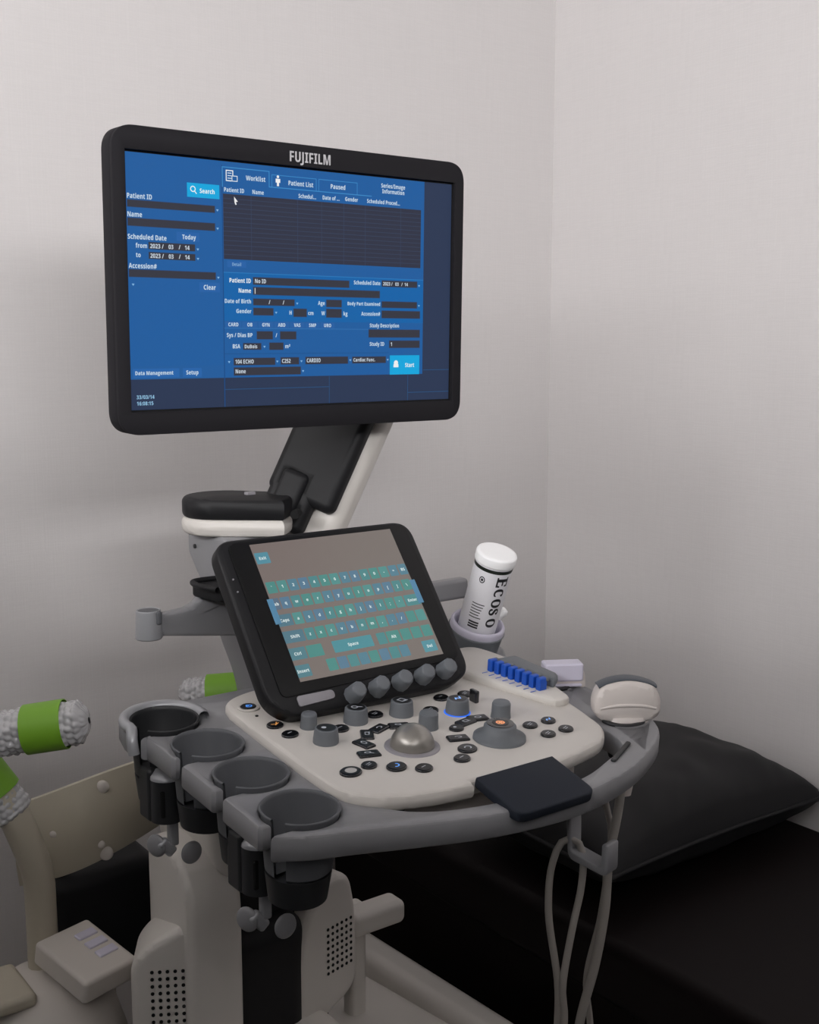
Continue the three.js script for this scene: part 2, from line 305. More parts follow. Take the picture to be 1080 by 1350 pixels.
// ---- touch panel
const LCD = [0.211, 0.186];
const touch = mesh('touch_panel', extrude(rounded([[-0.150, 0.105, 0.026], [0.142, 0.105, 0.028], [0.138, -0.122, 0.03], [0.10, -0.134, 0.03], [-0.13, -0.131, 0.04], [-0.153, -0.108, 0.03]], 0.03), 0.026, 0.006, 4), M.black, machine, 'black tilted touch panel housing');
touch.geometry.translate(0, 0, -0.027);
touch.position.set(0.005, 1.042, -0.197 + OZ); touch.rotation.x = -0.675;
mesh('cover_glass', extrude(rounded([[-0.135, 0.098, 0.014], [0.132, 0.098, 0.014], [0.128, -0.102, 0.01], [-0.135, -0.108, 0.01]], 0.01), 0.002, 0.0006, 2).translate(0, 0, -0.0012), M.glass, touch);
for (let k = 0; k < 5; k++) mesh('rotary_knob', lathe([[0, 0.021], [0.0075, 0.0208], [0.0102, 0.0185], [0.0115, 0.006], [0.012, 0]].reverse(), 10).rotateX(Math.PI / 2).translate(-0.043 + k * 0.0348, -0.121 + k * 0.0015, -0.002), M.knob, touch);
mesh('name_plate', extrude(rounded([[-0.117, -0.109, 0.004], [-0.067, -0.109, 0.006], [-0.067, -0.120, 0.006], [-0.117, -0.122, 0.003]], 0.004), 0.002, 0.0005).translate(0, 0, -0.001), std(0x98959a, 0.8), touch, 'blank pale grey plate');
for (const [x, y] of [[-0.142, 0.05], [-0.142, 0.033]]) mesh('indicator_light', cyl(0.0011, 0.0011, 0.002, 0, 0, 0, 10).rotateX(Math.PI / 2).translate(x, y, -0.0005), M.ring, touch);
for (const [x, y] of [[-0.1055, 0.0], [0.1055, -0.002]]) mesh('film_tab', rbox(0.008, 0.034, 0.0008, 0.0003, x, y, 0.0014), phys(0x5a93b8, 0.4), touch, 'small blue film tab');
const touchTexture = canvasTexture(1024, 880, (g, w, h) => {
  g.fillStyle = '#7d6e6c'; g.fillRect(0, 0, w, h);  // grey-brown ground glows in place of the washed reflection on the display
  const k = (x, y, ww, hh, t, c = '#4d8f90') => { g.fillStyle = c; g.beginPath(); g.roundRect ? g.roundRect(x, y, ww, hh, 6) : g.rect(x, y, ww, hh); g.fill(); if (t) { g.fillStyle = '#e8f2f2'; g.font = 'bold 27px sans-serif'; g.textAlign = 'center'; g.textBaseline = 'middle'; g.fillText(t, x + ww / 2, y + hh / 2); } };
  const tones = ['#4f878c', '#567f94', '#4e8c88', '#5a7a96', '#54908f'];
  const row = (x, y, keys, step, kw) => [...keys].forEach((t, i) => k(x + i * step, y, kw, 74, t, tones[(i * 7 + y) % 5]));
  k(8, 58, 92, 74, 'Exit', '#5590a4');
  row(10, 252, '`1234567890-=', 73, 64); k(960, 252, 62, 74, 'BS', tones[1]);
  k(-6, 358, 62, 74, 'Tab', '#5c6f86'); row(64, 358, 'qwertyuiop[]\\', 73, 64);
  k(-6, 464, 104, 74, 'Caps', '#55788a'); row(106, 464, "asdfghjkl;'", 73, 64); k(910, 464, 112, 74, 'Enter', tones[0]);
  k(-6, 570, 142, 74, '⇧ Shift', '#55788a'); row(144, 570, 'zxcvbnm,./', 73, 64); k(876, 570, 64, 74, '↑', tones[2]); k(948, 570, 66, 74, '', tones[4]);
  k(-6, 676, 112, 74, 'Ctrl', '#557f8c'); k(114, 676, 106, 74, '', tones[2]); k(290, 676, 280, 74, 'Space', '#4f8f9c'); k(606, 676, 64, 74, '', tones[0]); k(678, 676, 94, 74, 'Alt', tones[2]); '←↓→'.split('').forEach((t, i) => k(782 + i * 80, 676, 70, 74, t, tones[2]));
  k(-6, 782, 100, 74, 'Insert', '#557f8c'); [...'←→↑↓⌜⌝⌞⌟'].forEach((t, i) => k(210 + i * 74, 776, 66, 74, t, tones[(i + 2) % 4])); k(900, 776, 100, 74, 'Del', '#5590a0');
});
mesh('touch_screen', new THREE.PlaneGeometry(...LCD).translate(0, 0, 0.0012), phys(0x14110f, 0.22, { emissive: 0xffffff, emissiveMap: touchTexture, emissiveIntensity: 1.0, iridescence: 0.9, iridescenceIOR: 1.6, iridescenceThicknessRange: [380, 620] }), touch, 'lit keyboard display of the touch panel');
part('touch_panel_hinge', rbox(0.16, 0.05, 0.05, 0.015, 0, 0.945, -0.235), M.black);

// ---- monitor
const SCREEN = [0.477, 0.2935], MON = [0.513, 0.352];
const monitor = mesh('monitor', extrude(rounded([[-MON[0] / 2, MON[1] / 2], [MON[0] / 2, MON[1] / 2], [MON[0] / 2, -MON[1] / 2], [-MON[0] / 2, -MON[1] / 2]], 0.028), 0.026, 0.004, 3, 14), M.bezel, machine, 'wide dark grey monitor');
monitor.geometry.translate(0, 0, -0.031);
monitor.position.set(0.013, 1.428, -0.300 + OZ); monitor.rotation.set(rad(1), rad(0.6), 0);
{
  const s = rounded([[-MON[0] / 2, MON[1] / 2], [MON[0] / 2, MON[1] / 2], [MON[0] / 2, -MON[1] / 2], [-MON[0] / 2, -MON[1] / 2]], 0.028);
  const w = SCREEN[0] / 2 + 0.002, h = SCREEN[1] / 2 + 0.002;
  s.holes.push(new THREE.Path([[-w, h], [-w, -h], [w, -h], [w, h]].map(p => new THREE.Vector2(...p))));
  mesh('bezel', extrude(s, 0.0075, 0.0015, 2, 14).translate(0, 0, -0.0055), M.bezel, monitor);
  mesh('screen_edge', new THREE.PlaneGeometry(2 * w, 2 * h).translate(0, 0, -0.0045), M.hole, monitor);
  mesh('rear_housing', rbox(0.34, 0.22, 0.03, 0.012, 0.01, 0, -0.044), M.black, monitor);
}
const screenTexture = canvasTexture(1600, 984, (g, w, h) => {
  const B = '#2263a8', D = '#2f3c58', N = '#34384a', F = '#3a3b46', L = '#3f8fd0', W = '#dbe8f4', C = '#14b1ec';
  const fill = (c, x, y, ww, hh) => { g.fillStyle = c; g.fillRect(x, y, ww, hh); };
  const text = (t, x, y, s = 24, c = W, al = 'left', b = true) => { g.fillStyle = c; g.font = `${b ? 'bold ' : ''}${s}px sans-serif`; g.textAlign = al; g.textBaseline = 'middle'; g.save(); g.translate(x, y); g.scale(0.84, 1); g.fillText(t, 0, 0); g.restore(); };
  const box = (x0, y0, x1, y1) => { fill('#2a5590', x0 - 2, y0 - 2, x1 - x0 + 4, y1 - y0 + 4); fill(F, x0, y0, x1 - x0, y1 - y0); };
  const drop = (x, y) => { g.fillStyle = '#8fc0ea'; g.beginPath(); g.moveTo(x - 6, y - 4); g.lineTo(x + 6, y - 4); g.lineTo(x, y + 5); g.fill(); };
  const stroke = (c, lw, ...p) => { g.strokeStyle = c; g.lineWidth = lw; g.beginPath(); p.forEach(([x, y], i) => i ? g.lineTo(x, y) : g.moveTo(x, y)); g.stroke(); };
  fill(D, 0, 0, w, h); fill(B, 0, 0, 1442, 864);
  // search column
  fill(C, 257, 95, 143, 55); g.strokeStyle = '#fff'; g.lineWidth = 4; circ(g, 283, 118, 10); stroke('#fff', 4, [290, 126], [299, 136]); text('Search', 312, 123, 25, '#fff');
  text('Patient ID', 2, 163, 26); box(4, 178, 378, 204); drop(390, 194);
  text('Name', 2, 232, 26); box(4, 246, 378, 275); drop(390, 266);
  text('Scheduled Date', 2, 316, 26); fill('#2a68b0', 208, 287, 100, 36); text('Today', 232, 306, 25);
  text('from', 34, 348, 25); text('to', 34, 384, 25);
  for (const [a, b] of [[333, 360], [371, 397]]) { fill(F, 88, a, 200, b - a); text('2023 /', 94, (a + b) / 2 + 1, 24); text('03', 172, (a + b) / 2 + 1, 24); text('/', 216, (a + b) / 2, 24); text('14', 242, (a + b) / 2 + 1, 24); drop(300, b - 8); }
  text('Accession#', 4, 426, 26); box(4, 440, 378, 468); drop(390, 460);
  drop(20, 498); fill('#2a68b0', 304, 480, 92, 38); text('Clear', 350, 500, 26, W, 'center');
  fill('#2563a6', 0, 812, 410, 52); fill('#2b6bb4', 10, 822, 198, 36); fill('#2b6bb4', 224, 822, 84, 36); text('Data Management', 18, 840, 22); text('Setup', 266, 840, 24, W, 'center');
  stroke('#1b4f8c', 4, [412, 15], [412, 984]);
  // tabs
  stroke(L, 4, [414, 100], [414, 22], [631, 22], [631, 84], [1150, 84]); stroke(L, 3, [644, 84], [644, 34], [861, 34], [861, 84]); stroke(L, 3, [874, 84], [874, 34], [1072, 34], [1072, 84]);
  g.strokeStyle = '#fff'; g.lineWidth = 4; g.strokeRect(432, 34, 30, 40); for (const y of [44, 54, 64]) stroke('#fff', 3, [438, y], [456, y]); fill(B, 456, 52, 28, 24); g.strokeRect(458, 54, 24, 20);
  text('Worklist', 522, 56, 27); fill('#fff', 668, 50, 10, 28); fill('#fff', 662, 48, 22, 16); g.fillStyle = '#fff'; circ(g, 673, 40, 6, true); text('Patient List', 722, 60, 27); text('Paused', 972, 58, 27, W, 'center');
  text('Series/Image', 1200, 34, 25); text('Information', 1206, 58, 25); text('▲', 1382, 32, 18); text('⇕', 1425, 32, 18);
  // work list
  text('Patient ID', 420, 110, 23); text('Name', 550, 110, 23); text('Schedul...', 772, 110, 23); text('Date of ...', 892, 108, 23); text('Gender', 1008, 106, 23); text('Scheduled Proced...', 1124, 106, 23);
  fill(N, 416, 126, 1008, 258);
  for (let k = 1; k < 14; k++) stroke('#3d4a68', 2, [416, 126 + k * 18.4], [1424, 126 + k * 18.4]);
  for (const x of [545, 768, 888, 1002, 1116, 1310]) stroke('#3b4866', 2, [x, 126], [x, 384]);
  g.fillStyle = '#fff'; g.beginPath(); g.moveTo(466, 134); g.lineTo(484, 154); g.lineTo(475, 155); g.lineTo(478, 166); g.lineTo(472, 167); g.lineTo(468, 157); g.fill();
  fill('#2a68b0', 431, 390, 88, 26); text('Detail', 475, 403, 18, '#8fb6dd', 'center');
  // form
  fill('#1569b2', 414, 437, 1028, 195); stroke('#2f82c8', 3, [414, 437], [1442, 437]);
  text('Patient ID', 541, 468, 25, '#fff', 'right'); box(551, 453, 1031, 482); text('No ID', 558, 468, 24, W);
  text('Name', 541, 508, 25, '#fff', 'right'); box(551, 493, 1196, 523); fill('#fff', 558, 496, 3, 24);
  text('Scheduled Date', 1200, 459, 23, W, 'right'); box(1208, 446, 1406, 472); text('2023 /   03   /  14', 1214, 460, 22); drop(1418, 464);
  text('Date of Birth', 541, 552, 24, W, 'right'); box(551, 540, 750, 566); text('/', 624, 553, 24); text('/', 692, 553, 24); drop(764, 556);
  text('Age', 905, 552, 24, W, 'right'); box(912, 537, 991, 567); text('Body Part Examined', 1200, 551, 22, W, 'right'); box(1208, 538, 1406, 565); drop(1418, 554);
  text('Gender', 541, 592, 24, W, 'right'); box(551, 578, 646, 607); drop(660, 596); text('H', 738, 595, 24, W, 'right'); box(746, 578, 811, 611); text('cm', 818, 595, 24); text('W', 905, 595, 24, W, 'right'); box(912, 576, 991, 612); text('kg', 1000, 595, 24);
  text('Accession#', 1200, 594, 23, W, 'right'); box(1208, 579, 1424, 611);
  ['CARD', 'OB', 'GYN', 'ABD', 'VAS', 'SMP', 'URO'].forEach((t, i) => { fill('#2a66ac', 420 + i * 77, 634, 72, 26); text(t, 456 + i * 77, 647, 22, W, 'center'); });
  stroke('#3a7fc0', 2, [414, 662], [1137, 662]);
  text('Study Description', 1142, 645, 23); box(1137, 663, 1424, 697);
  text('Sys / Dias BP', 424, 690, 24); box(566, 674, 642, 706); text('/', 656, 690, 24); box(679, 674, 758, 706);
  text('BSA', 450, 736, 24); box(501, 723, 586, 749); text('DuBois', 506, 737, 22); drop(602, 738); box(626, 721, 694, 750); text('m²', 702, 736, 24);
  text('Study ID', 1142, 727, 24); box(1251, 712, 1424, 744); text('1', 1258, 728, 24);
  stroke('#1d5898', 3, [414, 766], [1250, 766]);
  drop(434, 800); box(456, 784, 653, 813); text('104 ECHO', 462, 799, 23); drop(664, 800); box(681, 783, 771, 812); text('C252', 686, 798, 23); drop(784, 800); box(805, 782, 1025, 812); text('CARDIO', 810, 797, 23); drop(1038, 798); box(1049, 783, 1232, 811); text('Cardiac Func.', 1054, 797, 22); drop(1243, 798);
  box(456, 823, 780, 855); text('None', 462, 839, 23); drop(792, 842);
  fill(C, 1255, 778, 169, 87); g.fillStyle = '#fff'; circ(g, 1290, 812, 12, true); fill('#fff', 1276, 818, 28, 14); text('Start', 1368, 822, 27, '#fff', 'center');
  // status strip
  stroke('#2a5f94', 2, [414, 912], [927, 912]); stroke('#2a5f94', 2, [927, 866], [927, 984]); stroke('#2a5f94', 2, [1358, 864], [1358, 984]); stroke('#2a5f94', 2, [1358, 948], [1600, 948]); stroke('#2a5f94', 2, [1446, 846], [1600, 846]);
  text('33/03/14', 22, 934, 22, '#9fd2f2'); text('16:08:15', 22, 959, 22, '#9fd2f2');
});
mesh('screen', new THREE.PlaneGeometry(...SCREEN).translate(0, 0, -0.0035), phys(0x070708, 0.5, { specularIntensity: 0.25, emissive: 0xffffff, emissiveMap: screenTexture, emissiveIntensity: 1.0 }), monitor, 'lit blue patient list screen');
{
  const font = await new FontLoader().loadAsync('fonts/droid/droid_sans_bold.typeface.json');
  const g = new TextGeometry('FUJIFILM', { font, size: 0.0125, depth: 0.0006, curveSegments: 4, bevelEnabled: false });
  g.computeBoundingBox(); const b = g.boundingBox;
  g.translate(-(b.min.x + b.max.x) / 2, 0, 0).scale(0.060 / (b.max.x - b.min.x), 1, 1).translate(0.006, SCREEN[1] / 2 + 0.0075, 0.0018);
  mesh('logo_lettering', g, std(0xc4c3c6, 0.35, { metalness: 0.3 }), monitor);
}
// ---- monitor arm
{
  const shape = (grow) => {
    const a = V(-0.012, 0, -0.49), b = V(0.06, 0, -0.42), d = b.clone().sub(a).normalize(), n = V(d.z, 0, -d.x), pts = [];
    const R = 0.058 + grow, r = 0.048 + grow, base = Math.atan2(d.z, d.x);
    for (let k = 0; k <= 20; k++) { const t = base + Math.PI / 2 + k * Math.PI / 20; pts.push([a.x + R * Math.cos(t), a.z + R * Math.sin(t)]); }
    pts.push([b.x + n.x * r, b.z + n.z * r], [b.x - n.x * r, b.z - n.z * r]);
    return poly(flipZ(pts));
  };
  part('arm_cover', slab(shape(0), 1.146, 0.03, 0.008, 4), M.black, 'black top cover of the monitor arm');
  part('arm_base', slab(shape(0.001), 1.119, 0.026, 0.01, 4), M.white);
  part('arm_clip', rbox(0.014, 0.005, 0.010, 0.0015, 0.02, 1.1475, -0.47), M.ring, 'small beige clip on the arm cover');
  part('arm_knob', cyl(0.006, 0.006, 0.02, 0, 0, 0).rotateZ(Math.PI / 2).rotateY(rad(45)).translate(0.045, 1.126, -0.385), M.hole);
  const link = (w, h, d, r, dx, dz, y0) => { const g = rbox(w, h, d, r, dx, h / 2 + y0, dz, 5); return g.rotateY(rad(-62)).applyMatrix4(new THREE.Matrix4().makeShear(0, 0, 0, 0, 0, 0)).rotateZ(rad(-24)).rotateX(rad(8)).translate(0.062, 1.088, -0.44); };
  part('arm_link', link(0.105, 0.27, 0.05, 0.02, 0.012, -0.03, -0.004), M.white, 'white back shell of the upper arm');
  part('arm_link_cover', link(0.112, 0.22, 0.03, 0.013, 0.0, 0.004, 0.05), M.black);
  part('arm_hinge', link(0.075, 0.1, 0.03, 0.012, -0.014, 0.004, 0.005), M.black);
  part('arm_hinge_cover', link(0.042, 0.06, 0.02, 0.009, -0.014, 0.017, 0.03), M.black);
  part('monitor_mount', rbox(0.12, 0.12, 0.09, 0.02, 0.1, 1.36, -0.405), M.black);
}
// ---- column behind the console with cable hooks, shelf and bottle holder
part('neck_bracket', (() => extrude(rounded([[-0.54, 1.094], [-0.42, 1.094], [-0.40, 1.02], [-0.44, 1.0], [-0.5, 1.02], [-0.54, 1.06]], 0.008), 0.09, 0.005).rotateY(-Math.PI / 2).translate(0.045, 0, 0))(), M.gray);
part('bracket_screw', cyl(0.003, 0.003, 0.004, 0, 0, 0, 12).rotateZ(Math.PI / 2).translate(-0.0455, 1.072, -0.515), M.cupDark);
part('column', (() => { const s = rounded([[-0.02, 1.06, 0.01], [0.11, 1.06, 0.01], [0.13, 0.8, 0.02], [0.03, 0.74, 0.02], [0.02, 0.86, 0.05], [-0.01, 0.94, 0.03]], 0.02); return extrude(s, 0.08, 0.012).translate(0, 0, -0.53); })(), M.gray);
part('side_shelf', (() => { const s = rounded(flipZ([[-0.092, -0.44], [0.1, -0.44], [0.1, -0.37], [-0.08, -0.37]]), 0.012); return slab(s, 1.036, 0.018, 0.004); })(), M.black, 'shallow black shelf');
part('shelf_rim', tube([[-0.085, 1.037, -0.372], [-0.094, 1.038, -0.40], [-0.088, 1.038, -0.436], [-0.03, 1.038, -0.438]], 0.004, 30), M.black);
{
  const s = rounded([[-0.15, 0.972, 0.004], [0.0, 0.950, 0.004], [0.0, 1.018, 0.004], [-0.075, 1.022, 0.006], [-0.092, 1.004, 0.015], [-0.15, 0.999, 0.004]], 0.006);
  part('hook_arm', extrude(s, 0.02, 0.005).translate(0, 0, -0.45), M.gray);
  const cup = lathe([[0, -0.02], [0.02, -0.02], [0.0215, -0.018], [0.0195, 0.02], [0.018, 0.0215], [0.0165, 0.02], [0.016, 0.006], [0, 0.005]], 40);
  part('cable_hook', cup.scale(0.85, 0.95, 0.85).translate(-0.153, 0.987, -0.44), M.silver, 'silver cup shaped cable hook');
  part('hook_insert', merged([cyl(0.0138, 0.0138, 0.004, -0.153, 1.0045, -0.44), rbox(0.008, 0.018, 0.008, 0.003, -0.1455, 0.998, -0.4245)]), M.cup);
}
{ // holder for the gel bottle
  const T = new THREE.Matrix4().makeRotationX(0.34).setPosition(0.268, 0.955, -0.262);
  part('bottle_holder', lathe([[0, -0.035], [0.033, -0.033], [0.037, -0.028], [0.0395, -0.002], [0.041, 0.001], [0.038, 0.002], [0.036, -0.004], [0, -0.02]], 44).applyMatrix4(T), M.knob, 'dark grey bottle holder');
  part('holder_liner', lathe([[0.03, -0.012], [0.033, 0.006], [0.035, 0.012], [0.0375, 0.0125], [0.0395, 0.009], [0.0395, 0.001], [0.034, -0.012]], 44).applyMatrix4(T), M.lavender, 'white liner ring of the bottle holder');
  part('holder_bracket', extrude(rounded([[0.19, 0.85, 0.02], [0.33, 0.85, 0.02], [0.318, 0.925, 0.02], [0.23, 0.94, 0.02]], 0.02), 0.06, 0.012).translate(0, 0, -0.31), M.gray);
  part('holder_hook', rbox(0.07, 0.03, 0.02, 0.006, 0.252, 1.005, -0.312), M.gray);
}
// ---- clips under the cups
for (const [x, z, y] of [[-0.240, -0.206, 0.866], [-0.224, -0.02, 0.848]]) {
  part('cable_clip', merged([cyl(0.019, 0.019, 0.05, x, y - 0.025, z, 28), rbox(0.018, 0.064, 0.03, 0.005, x - 0.012, y - 0.02, z - 0.018)]), M.cupDark, 'black clip under a cup');
  part('clip_slot', rbox(0.006, 0.032, 0.004, 0.002, x - 0.012, y - 0.026, z + 0.0145), M.hole);
  part('clip_cap', lathe([[0, 0.012], [0.012, 0.011], [0.0185, 0.004], [0.0192, 0]].reverse(), 28).translate(x, y, z), M.silver, 'silver cap of a clip');
  part('clip_post', merged([rbox(0.012, 0.04, 0.01, 0.003, x + 0.004, y - 0.062, z + 0.004), rbox(0.014, 0.024, 0.01, 0.004, 0, 0, 0).rotateZ(0.7).translate(x - 0.004, y - 0.082, z + 0.004)]), M.silver);
  for (const s of [-1, 1]) part('clip_screw', new THREE.SphereGeometry(0.013, 20, 14).scale(1, 1.05, 0.4).rotateY(rad(s * 30 - 30)).translate(x + 0.004 + s * 0.018, y - 0.086 + s * -0.006, z + 0.006 + s * 0.008), M.gray);
}
// ---- J hook under the handle
part('hanger_hook', extrude(rounded([[0.055, 0.86, 0.002], [0.063, 0.86, 0.002], [0.064, 0.788, 0.006], [0.104, 0.780, 0.006], [0.105, 0.808, 0.003], [0.113, 0.808, 0.003], [0.113, 0.770, 0.01], [0.06, 0.778, 0.01]], 0.003), 0.024, 0.0025).rotateY(-Math.PI / 2).rotateY(rad(12)).translate(0.126, 0, 0.022), M.gray);

// ---- lower body
part('left_side_cover', (() => extrude(rounded([[-0.42, 0.30, 0.02], [-0.285, 0.30, 0.02], [-0.285, 0.66, 0.05], [-0.32, 0.707, 0.06], [-0.42, 0.712, 0.03]], 0.02), 0.078, 0.016, 5).rotateY(-Math.PI / 2).translate(-0.1, 0, 0))(), M.white);
part('lift_cover', rbox(0.17, 0.15, 0.2, 0.03, -0.05, 0.735, -0.39), M.white);
part('centre_column', rbox(0.19, 0.52, 0.14, 0.02, 0.0, 0.5, -0.45), M.black, 'black central column');
part('bellows', rbox(0.13, 0.26, 0.08, 0.03, -0.03, 0.43, -0.385), M.black);
function wing(name, shape, x, z, turn, cols, rows, gx, gy) {
  const g = extrude(rounded(shape, 0.03), 0.09, 0.012, 4).translate(0, 0, -0.09);
  const holes = [];
  for (let i = 0; i < cols; i++) for (let j = 0; j < rows; j++) holes.push(cyl(0.0024, 0.0024, 0.002, 0, 0, 0, 10).rotateX(Math.PI / 2).translate(gx + i * 0.0098, gy - j * 0.0098, 0));
  const at = q => q.rotateY(rad(turn)).translate(x, 0, z);
  part(name, at(g), M.white, 'white wing with a perforated loudspeaker');
  const h = part('speaker_holes', at(merged(holes)), M.hole); h.userData.kind = 'stuff';
}
wing('speaker_wing', [[-0.05, 0.25], [0.045, 0.25], [0.045, 0.60], [0.02, 0.622], [-0.03, 0.595], [-0.05, 0.57]], -0.195, -0.315, -30, 6, 8, -0.022, 0.562);
wing('speaker_wing', [[-0.075, 0.36], [0.05, 0.40], [0.05, 0.52], [0.035, 0.585], [-0.01, 0.595], [-0.055, 0.555], [-0.075, 0.5]], 0.09, -0.365, 14, 6, 8, -0.016, 0.515);
part('base', slab(rounded(flipZ([[-0.13, -0.57], [0.24, -0.57], [0.3, -0.1], [0.2, 0.08], [-0.16, 0.08], [-0.22, -0.1], [-0.15, -0.3]]), 0.04), 0.33, 0.2, 0.03), M.white);
part('base_step', rbox(0.2, 0.08, 0.1, 0.02, -0.03, 0.36, -0.32), M.white);
part('base_leg', rbox(0.06, 0.07, 0.7, 0.02, 0, 0, 0).rotateY(rad(3)).translate(0.296, 0.31, -0.31), M.white);
part('brake_pedal', rbox(0.1, 0.038, 0.045, 0.012, 0.18, 0.49, -0.40), M.white);
part('pedal_post', rbox(0.03, 0.2, 0.03, 0.01, 0.16, 0.41, -0.42), M.white);
for (const [x, z] of [[-0.16, 0.0], [0.24, 0.0], [-0.09, -0.52], [0.2, -0.52]]) {
  part('caster', cyl(0.06, 0.06, 0.035, 0, 0, 0).rotateZ(Math.PI / 2).translate(x, 0.06, z), M.black);
  part('caster_fork', rbox(0.05, 0.08, 0.05, 0.012, x, 0.11, z), M.gray);
}

// ---------------------------------------------------------------- gel bottle in its holder
{
  const t = thing('gel_bottle', 'white gel bottle with vertical black lettering, leaning in the holder beside the touch panel', 'bottle', [0.268, 0.957, -0.262]);
  t.rotation.x = 0.36;
  const label = canvasTexture(1024, 640, (g, w, h) => {
    g.fillStyle = '#e9e8ec'; g.fillRect(0, 0, w, h);
    g.fillStyle = '#1d241d'; g.fillRect(0, 14, w, 26);
    g.save(); g.translate(500, 62); g.rotate(Math.PI / 2); g.scale(0.84, 1); g.fillStyle = g.strokeStyle = '#1c1d20'; g.lineWidth = 5; g.textBaseline = 'middle'; g.font = 'bold 150px serif'; g.fillText('E', 0, 0); g.strokeText('E', 0, 0); g.font = 'bold 122px serif'; let x = 108; for (const c of 'COSO') { g.fillText(c, x, 6); g.strokeText(c, x, 6); x += 98; } g.restore();
    g.strokeStyle = '#33363a'; g.lineWidth = 8; circ(g, 322, 110, 22); g.fillStyle = '#1c1d20'; circ(g, 322, 110, 11, true);
    for (let k = 0; k < 6; k++) { g.fillRect(290, 300 + k * 22, 110 - (k * 37) % 30, 7); }
    for (let k = 0; k < 3; k++) g.fillRect(300, 446 + k * 20, 90, 13);
  });
  const body = new THREE.CylinderGeometry(0.0275, 0.0275, 0.125, 56, 1, true).rotateY(Math.PI).translate(0, 0.0475, 0);
  mesh('label_sleeve', body, phys(0xffffff, 0.35, { map: label }), t, 'white label with black lettering');
  mesh('bottle_body', lathe([[0, -0.02], [0.024, -0.019], [0.0272, -0.014], [0.0272, 0.11], [0.026, 0.113], [0, 0.113]], 48), M.bottle, t);
  mesh('cap', lathe([[0.0262, 0.108], [0.0285, 0.1095], [0.0292, 0.112], [0.0292, 0.121], [0.028, 0.1235], [0.024, 0.1245], [0, 0.1238]], 56), M.cap, t, 'smooth white cap');
  mesh('nozzle', between(lathe([[0.007, 0], [0.007, 0.012], [0.005, 0.016], [0, 0.017]], 20), [0.022, 0.022, 0.012], [0.034, 0.04, 0.018]), M.cap, t);
}
// ---------------------------------------------------------------- probes in the right hand sockets
{
  const t = thing('ultrasound_probe', 'wide rounded white probe with a dark curved lens, standing at the console corner', 'probe', [0.258, 0.864, 0.036]);
  t.rotation.y = rad(-34);
  const head = rounded([[-0.0405, 0.044, 0.012], [-0.042, 0.065, 0.014], [-0.033, 0.0845, 0.022], [0, 0.092, 0.03], [0.033, 0.0845, 0.022], [0.042, 0.065, 0.014], [0.0405, 0.044, 0.012], [0.02, 0.036, 0.012], [-0.02, 0.036, 0.012]], 0.01);
  mesh('probe_head', extrude(head, 0.034, 0.009, 5, 12).translate(0, 0, -0.017), M.probe, t);
  const arc = []; for (let k = 0; k <= 24; k++) { const a = rad(125 - k * 70 / 24); arc.push([0.062 * Math.cos(a), 0.0385 + 0.0515 * Math.sin(a), 0]); }
  mesh('lens', tube(arc, 0.0024, 40).scale(1, 1, 5), M.lens, t, 'dark grey curved lens');
  mesh('head_ridge', tube([[-0.034, 0.056, 0.0155], [-0.015, 0.0595, 0.0165], [0.015, 0.0595, 0.0165], [0.034, 0.056, 0.0155]], 0.0022), M.probe, t);
  mesh('probe_grip', lathe([[0.010, -0.06], [0.014, -0.04], [0.0155, 0.0], [0.022, 0.022], [0.033, 0.044], [0, 0.046]], 32).scale(1, 1, 0.62), M.probe, t);
}
{
  const t = thing('ultrasound_probe', 'flat topped white probe with a pale lavender tip, behind the gain sliders', 'probe', [0.281, 0.851, -0.1]);
  t.rotation.y = rad(-30);
  mesh('probe_head', extrude(rounded([[-0.026, 0.085, 0.004], [0.024, 0.085, 0.004], [0.029, 0.075, 0.01], [0.03, 0.055, 0.012], [0.014, 0.03, 0.015], [-0.012, 0.028, 0.012], [-0.025, 0.045, 0.01]], 0.008), 0.032, 0.006, 4).translate(0, 0, -0.016), M.probe, t);
  mesh('tip', rbox(0.052, 0.024, 0.026, 0.003, -0.001, 0.079, 0.006), M.lavender, t, 'pale lavender tip');
  mesh('tip_ridge', rbox(0.048, 0.004, 0.006, 0.002, -0.001, 0.062, 0.018), M.lavender, t);
  mesh('probe_grip', lathe([[0.010, -0.06], [0.013, -0.03], [0.0135, 0.005], [0.018, 0.025], [0.02, 0.04], [0, 0.042]], 28).scale(1, 1, 0.7), M.probe, t);
  mesh('strain_relief', cyl(0.005, 0.006, 0.03, 0.03, 0.03, 0.01), M.lens, t);
}
// ---------------------------------------------------------------- hanging cables
function cable(label, pts, r = 0.0042) { const m = mesh('probe_cable', tube(pts, r, 90, 10), M.cable); m.userData = { label, category: 'cable' }; return m; }
cable('grey cable looped over the hook under the handle', [[0.085, 0.30, 0.12], [0.081, 0.50, 0.105], [0.093, 0.63, 0.098], [0.091, 0.72, 0.082], [0.1, 0.771, 0.077], [0.113, 0.797, 0.08], [0.124, 0.800, 0.088], [0.130, 0.785, 0.095], [0.126, 0.75, 0.099], [0.111, 0.698, 0.1], [0.094, 0.635, 0.104], [0.096, 0.60, 0.106], [0.082, 0.52, 0.112], [0.076, 0.30, 0.125]]);
cable('grey cable hanging straight down at the right end of the handle', [[0.218, 0.862, 0.07], [0.213, 0.83, 0.074], [0.206, 0.798, 0.075], [0.195, 0.754, 0.075], [0.186, 0.691, 0.079], [0.172, 0.628, 0.079], [0.148, 0.55, 0.077], [0.13, 0.30, 0.08]], 0.0055);
cable('thinner grey cable behind the straight one, bending out below the handle', [[0.205, 0.85, 0.045], [0.212, 0.804, 0.053], [0.214, 0.777, 0.059], [0.206, 0.727, 0.062], [0.194, 0.672, 0.064], [0.174, 0.6, 0.063], [0.174, 0.545, 0.071], [0.178, 0.30, 0.09]], 0.004);

